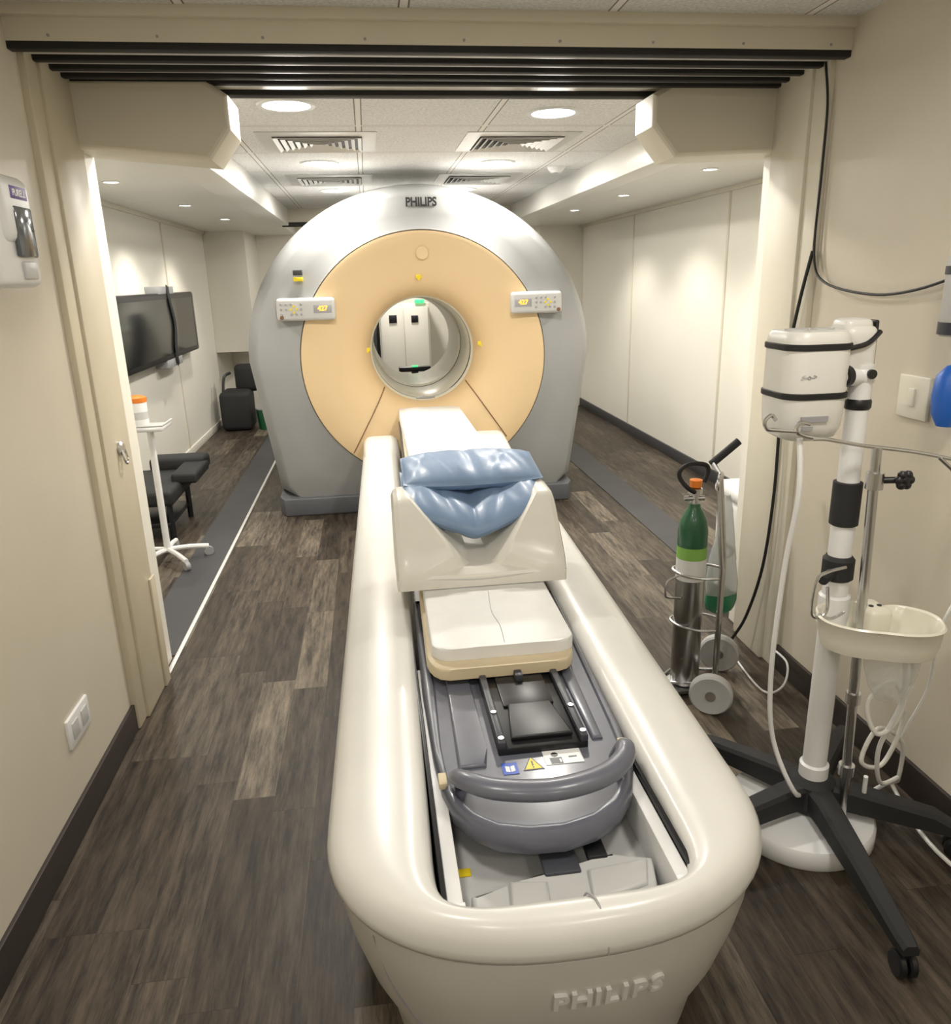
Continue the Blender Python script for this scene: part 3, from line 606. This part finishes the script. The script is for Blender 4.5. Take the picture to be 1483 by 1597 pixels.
G().cyl(H+Vector((.005,-.036,1.265)),H+Vector((.005,-.028,1.265)),.011).obj('joint_cap','black',inj)
hc=Vector((1.01,1.70,0))
def rr(c,hx,hy,r,z,n=6):
    out=[]
    for qx,qy,a0 in ((1,1,0),(-1,1,90),(-1,-1,180),(1,-1,270)):
        for k in range(n+1):
            a=math.radians(a0+90*k/n);out.append((c[0]+qx*(hx-r)+r*math.cos(a),c[1]+qy*(hy-r)+r*math.sin(a),z))
    return out
g=G().loft([rr(hc,.05,.05,.03,1.115),rr(hc,.068,.065,.04,1.125),rr(hc,.077,.075,.045,1.15),rr(hc,.079,.078,.045,1.20),rr(hc,.079,.078,.045,1.345),rr(hc,.075,.075,.045,1.36),rr(hc,.07,.07,.04,1.366)])
hd=g.obj('injector_head','warmw',inj,ang=40)
for z in (1.215,1.325):
    G().loft([rr(hc,.0795,.0785,.045,z),rr(hc,.082,.081,.045,z+.002),rr(hc,.082,.081,.045,z+.013),rr(hc,.0795,.0785,.045,z+.015)],False,False).obj('strap','rubber',hd)
for dx in (-.032,.032): G().lathe([(.026,0),(.026,.004),(.001,.004)],hc+Vector((dx,0,1.366))).obj('syringe_port','plast',hd)
g=G();g.text('<-o->',.016,face_front(.975,1.6205,1.268),.0005);g.obj('head_marking','greyplug',hd)
pbox('button_bar',(.965,1.6185,1.165),(1.03,1.624,1.178),'greyplug',hd,0);pbox('button_bar',(.97,1.6195,1.145),(.995,1.63,1.155),'greyplug',hd,0)
g=G();g.box((1.085,1.66,1.235),(1.165,1.76,1.375),0,.02,3);g.box((1.085,1.67,1.28),(1.155,1.74,1.39),0,.015,3);g.obj('mount_bracket','warmw',inj)
pbox('mount_plate',(1.163,1.68,1.23),(1.172,1.77,1.385),'black',inj)
g=G();g.tube([(1.085,1.655,1.325),(1.13,1.655,1.335),(1.165,1.665,1.36)],.006,8);g.obj('mount_strap','black',inj)
# ------------------------------------------------------------------ IV pole
iv=thing('infusion_pole','chrome infusion pole with curled hooks and round white base','medical stand',(1.19,1.64,0))
g=G();g.lathe([(.001,0),(.192,0),(.197,.008),(.197,.045),(.19,.055),(.05,.062),(.001,.062)],(1.115,1.69,0),n=64);g.obj('weighted_base','white',iv)
g=G();g.cyl((1.20,1.62,.05),(1.155,1.61,1.10),.0125,.0115);g.obj('pole','steel',iv)
for x_,y_,z_,r_,h_ in ((1.16,1.61,1.0,.02,.04),(1.194,1.62,.2,.02,.03),(1.184,1.617,.42,.018,.03)): G().lathe([(r_,0),(r_,h_)],(x_,y_,z_)).obj('collar','steel',iv)
g=G();g.cyl((1.16,1.61,1.02),(1.205,1.585,1.025),.008);c=Vector((1.212,1.58,1.026))
for k in range(6):
    a=k*math.pi/3;g.sph(c+Vector((.014*math.cos(a),-.002,.014*math.sin(a)+0)),.011,n=12)
g.sph(c,(.016,.014,.016),n=16);g.obj('clamp_knob','black',iv)
g=G()
g.tube([(.985,1.60,1.13),(1.02,1.60,1.128),(1.10,1.605,1.11),(1.155,1.61,1.10),(1.25,1.60,1.085),(1.33,1.585,1.068),(1.37,1.58,1.06)],.0045,8)
g.tube([(1.02,1.60,1.128),(.97,1.602,1.137),(.945,1.60,1.15),(.95,1.60,1.17),(.975,1.60,1.165)],.0045,8)
g.tube([(.945,1.60,1.15),(.90,1.60,1.155),(.872,1.60,1.16),(.866,1.60,1.178),(.88,1.60,1.19),(.892,1.60,1.178)],.0045,8)
g.tube([(1.30,1.585,1.072),(1.325,1.58,1.05),(1.345,1.58,1.035),(1.36,1.58,1.045),(1.355,1.58,1.06)],.0045,8)
g.obj('hook_arm','steel',iv)
g=G();g.tube([(1.12,1.62,.80),(1.06,1.60,.80),(1.035,1.60,.78),(1.03,1.60,.70),(1.05,1.60,.68),(1.07,1.60,.70),(1.065,1.60,.76)],.004,8);g.tube([(1.05,1.60,.69),(1.09,1.61,.67),(1.13,1.62,.68)],.004,8);g.obj('bottle_hook','steel',iv)
# tray
ty=thing('accessory_tray','cream two lobed plastic tray clamped to the pole','tray',(1.2,1.57,.6))
d1=Vector((.9,-.43,0)).normalized();d2=Vector((.43,.9,0)).normalized();tc=Vector((1.185,1.562,0))
def lob(off,z,n=84):
    out=[]
    for i in range(n):
        t_=2*math.pi*i/n
        c,s=math.cos(t_),math.sin(t_);u=math.copysign(abs(c)**.85,c)*.138
        v=math.copysign(abs(s)**.75,s)*.092
        v*=1-(.30 if s>0 else .04)*math.exp(-((u)/.032)**2)
        p=tc+d1*u*(1-off/.138)+d2*v*(1-off/.092);out.append((p.x,p.y,z))
    return out
g=G().loft([lob(.03,.603),lob(.012,.609),lob(.004,.64),lob(0,.680),lob(-.004,.685),lob(0,.689),lob(.006,.685),lob(.010,.65),lob(.02,.622),lob(.035,.617)]);g.obj('dish','cream',ty,ang=50)
g=G();p=tc+d2*.070-d1*.01;g.box((p.x-.032,p.y-.055,.63),(p.x+.028,p.y+.03,.695),0,.012,3);g.obj('pole_socket','cream',ty)
for dx in (-.012,.01): G().lathe([(.006,0),(.006,.002),(.001,.002)],(p.x+dx,p.y-.02,.695),n=10).obj('screw','black',ty)
g=G();g.lathe([(.065,.0),(.061,-.05),(.046,-.10),(.03,-.13),(.02,-.135)],tc+d1*.04+U*.604,caps=False);g.obj('drip_cup','clear',ty)
hs=thing('white_hose','coiled white cables and tubes hanging beside the pole','cable',(1.3,1.7,0))
g=G();g.tube([(.965,1.62,1.13),(.965,1.60,1.0),(.965,1.63,.8),(.975,1.66,.5),(1.0,1.66,.3),(1.06,1.62,.15),(1.2,1.8,.08),(1.35,1.85,.05)],.0065,8);g.obj('power_cord','white',hs)
g=G();g.tube([(1.27,1.55,.58),(1.33,1.60,.50),(1.29,1.58,.38),(1.22,1.56,.36),(1.20,1.58,.44),(1.28,1.60,.48),(1.34,1.62,.36),(1.30,1.62,.22),(1.22,1.60,.25),(1.27,1.62,.33),(1.38,1.66,.25),(1.42,1.70,.10),(1.45,1.75,.03),(1.40,1.5,.02),(1.46,1.2,.015)],.006,8,sub=8);g.obj('drain_tube','warmw',hs)
g=G();g.tube([(1.25,1.54,.60),(1.28,1.56,.45),(1.25,1.58,.30),(1.30,1.62,.16),(1.40,1.68,.12),(1.36,1.72,.05),(1.26,1.62,.10),(1.24,1.60,.20)],.006,8,sub=8);g.obj('suction_tube','white',hs)
g=G();g.tube([(1.49,1.60,.80),(1.42,1.56,.77),(1.36,1.54,.72),(1.35,1.56,.62),(1.38,1.6,.45),(1.34,1.62,.3)],.004,8);g.obj('thin_tube','white',hs)
fw=thing('floor_wire','thin white wire lying on the floor by the cart','cable',(1.4,2.4,0))
g=G();g.tube([(1.47,2.5,.10),(1.44,2.35,.12),(1.40,2.30,.06),(1.36,2.36,.012),(1.38,2.62,.008),(1.42,2.8,.008)],.004,8);g.obj('wire','white',fw)
# ------------------------------------------------------------------ left slide-out items
P0=Vector((-1.21,4.3,0))
st=thing('supply_stand','white rolling stand with small shelf','medical stand',(P0.x,P0.y,0))
g=G();g.cyl(P0+U*.06,P0+U*.77,.018);g.obj('pole','white',st)
g=G();g.box((P0.x-.13,4.2,.765),(P0.x+.09,4.42,.78),0,.005);g.tube([(P0.x-.13,4.2,.795),(P0.x+.09,4.2,.795),(P0.x+.09,4.42,.795)],.006,8,sub=1);g.obj('shelf','plast',st)
for k in range(5):
    a=math.radians(72*k+20);d_=Vector((math.cos(a),math.sin(a),0))
    g=G();g.tube([P0+U*.075,P0+d_*.12+U*.07,P0+d_*.22+U*.055],.014,8,sub=2);lg=g.obj('leg','white',st)
    g=G();s_=Vector((-d_.y,d_.x,0));g.lathe([(.001,-.012),(.026,-.012),(.026,.012),(.001,.012)],P0+d_*.22+U*.026,s_,16);g.obj('caster','greyplug',lg)
BC=(-1.26,4.31,.781)
bt=thing('wipe_canister','white wipe canister with orange lid on the stand shelf','canister',BC)
g=G();g.lathe([(.001,0),(.048,0),(.05,.01),(.05,.13),(.047,.135),(.001,.135)],BC);g.obj('body','white',bt)
g=G();g.lathe([(.052,.13),(.053,.14),(.052,.155),(.03,.165),(.001,.165)],BC);g.obj('lid','orange',bt)
g=G();g.lathe([(.0505,.04),(.0505,.08)],BC,caps=False);g.obj('label_band','plast',bt)
ch=thing('recliner_chair','low black padded recliner with raised footrest beside the stand','chair',(-1.42,5.0,0))
pbox('seat',(-1.66,4.66,.22),(-1.24,5.3,.32),'blackm',ch,.03,4);pbox('footrest',(-1.52,5.25,.30),(-1.15,5.42,.40),'blackm',ch,.03,4);pbox('armrest',(-1.30,4.9,.30),(-1.14,5.30,.37),'blackm',ch,.02,4)
g=G()
for x in (-1.6,-1.28):
    for y in (4.72,5.2): g.cyl((x,y,0),(x,y,.23),.018)
g.box((-1.6,4.70,.08),(-1.28,5.22,.11),0,.004);g.obj('frame','black',ch)
ob=thing('desk_chair','small black upholstered chair standing in the recess','chair',(-1.4,8.6,0))
pbox('seat',(-1.62,8.35,.0),(-1.30,8.75,.42),'blackm',ob,.06,4);pbox('backrest',(-1.48,8.62,.38),(-1.22,8.76,.68),'blackm',ob,.06,4)
g=G();g.tube([(-1.5,8.55,.60),(-1.56,8.5,.56),(-1.58,8.45,.40)],.015,8);g.obj('arm','black',ob)
wb=thing('waste_basket','small dark green waste basket','bin',(-1.16,8.45,0))
g=G();g.lathe([(.001,0),(.08,0),(.10,.22),(.094,.22),(.076,.01)],(-1.16,8.45,0),caps=False);g.obj('body','green',wb)
g=G();g.lathe([(.098,.215),(.104,.215),(.104,.228),(.098,.228)],(-1.16,8.45,0));g.obj('rim','greyplug',wb)
cb=thing('wall_cabinet','cream metal equipment cabinet seen through the bore','cabinet',(.4,9.5,0))
pbox('body',(.12,9.35,0),(.72,9.94,1.24),'cream',cb,.01);pbox('door',(.14,9.335,.1),(.41,9.352,1.2),'wallin',cb);pbox('door',(.42,9.335,.1),(.70,9.352,1.2),'wallin',cb)
pbox('notice_plate',(.24,9.325,1.02),(.33,9.337,1.11),'black',cb,.002);pbox('notice_plate',(.50,9.325,1.02),(.58,9.337,1.10),'black',cb,.002)
pbox('indicator_lamp',(.55,9.33,1.24),(.66,9.36,1.28),'greenled',cb,.002)
sc_=thing('storage_rack','dark equipment rack standing behind the scanner','rack',(.0,9.4,0))
pbox('body',(-.20,9.2,0),(.08,9.9,1.5),'carrd',sc_,.01);pbox('panel',(-.18,9.185,.9),(.06,9.2,1.3),'black',sc_)
sp_=thing('rear_support','black couch support bracket behind the bore','bracket',(.38,6.9,0))
pbox('crossbar',(.24,6.85,.725),(.52,6.95,.765),'black',sp_,.006)
g=G();g.box((.35,6.86,0),(.41,6.94,.73),0,.005);g.box((.25,6.8,0),(.51,7.0,.02),0,.004);g.obj('post','black',sp_)
pbox('laser_lamp',(.355,6.84,.767),(.405,6.86,.780),'greenled',sp_,.001)
# ------------------------------------------------------------------ lights
def area(x,y,z,r,p,col=(1,.955,.88)):
    l=bpy.data.lights.new('lamp','AREA');l.shape='DISK';l.size=2*r;l.energy=p;l.color=col
    o=bpy.data.objects.new('lamp',l);SC.collection.objects.link(o);o.location=(x,y,z)
for x,y in big: area(x,y,2.165,.09,20)
for x,y in small:
    l=bpy.data.lights.new('spot','SPOT');l.energy=42;l.spot_size=math.radians(125);l.spot_blend=.6;l.shadow_soft_size=.03;l.color=(1,.95,.85)
    o=bpy.data.objects.new('spot',l);SC.collection.objects.link(o);o.location=(x,y,2.035)
for x,y in ((-.3,.9),(.9,.9),(-.3,-.7),(.9,-.7)): area(x,y,CZ-.015,.15,10.5)  # unseen lamps without fixtures, added to light the near room
area(.3,9.0,2.165,.12,24)  # extra lamp without a fixture, added for more light beyond the gantry
w=bpy.data.worlds.new('world');SC.world=w;w.use_nodes=True;w.node_tree.nodes['Background'].inputs[0].default_value=(.9,.92,1,1);w.node_tree.nodes['Background'].inputs[1].default_value=.3
# ------------------------------------------------------------------ camera
cam=bpy.data.cameras.new('camera');co=bpy.data.objects.new('camera',cam);SC.collection.objects.link(co);SC.camera=co
cam.sensor_fit='HORIZONTAL';cam.sensor_width=36;cam.lens=1195/1483*36;cam.clip_start=.02
r=Vector((.99047,-.1355,-.02505));u=Vector((.06327,.28571,.95622));f=Vector((.12241,.94869,-.29156))
f.normalize();r=(r-f*r.dot(f)).normalized();u=r.cross(f)
m=Matrix((r,u,-f)).transposed().to_4x4();m.translation=(0,0,1.5);co.matrix_world=m
SC.view_settings.view_transform='Standard';SC.view_settings.look='None';SC.view_settings.exposure=0
for o in bpy.data.objects:
    if '_o' in o: del o['_o']
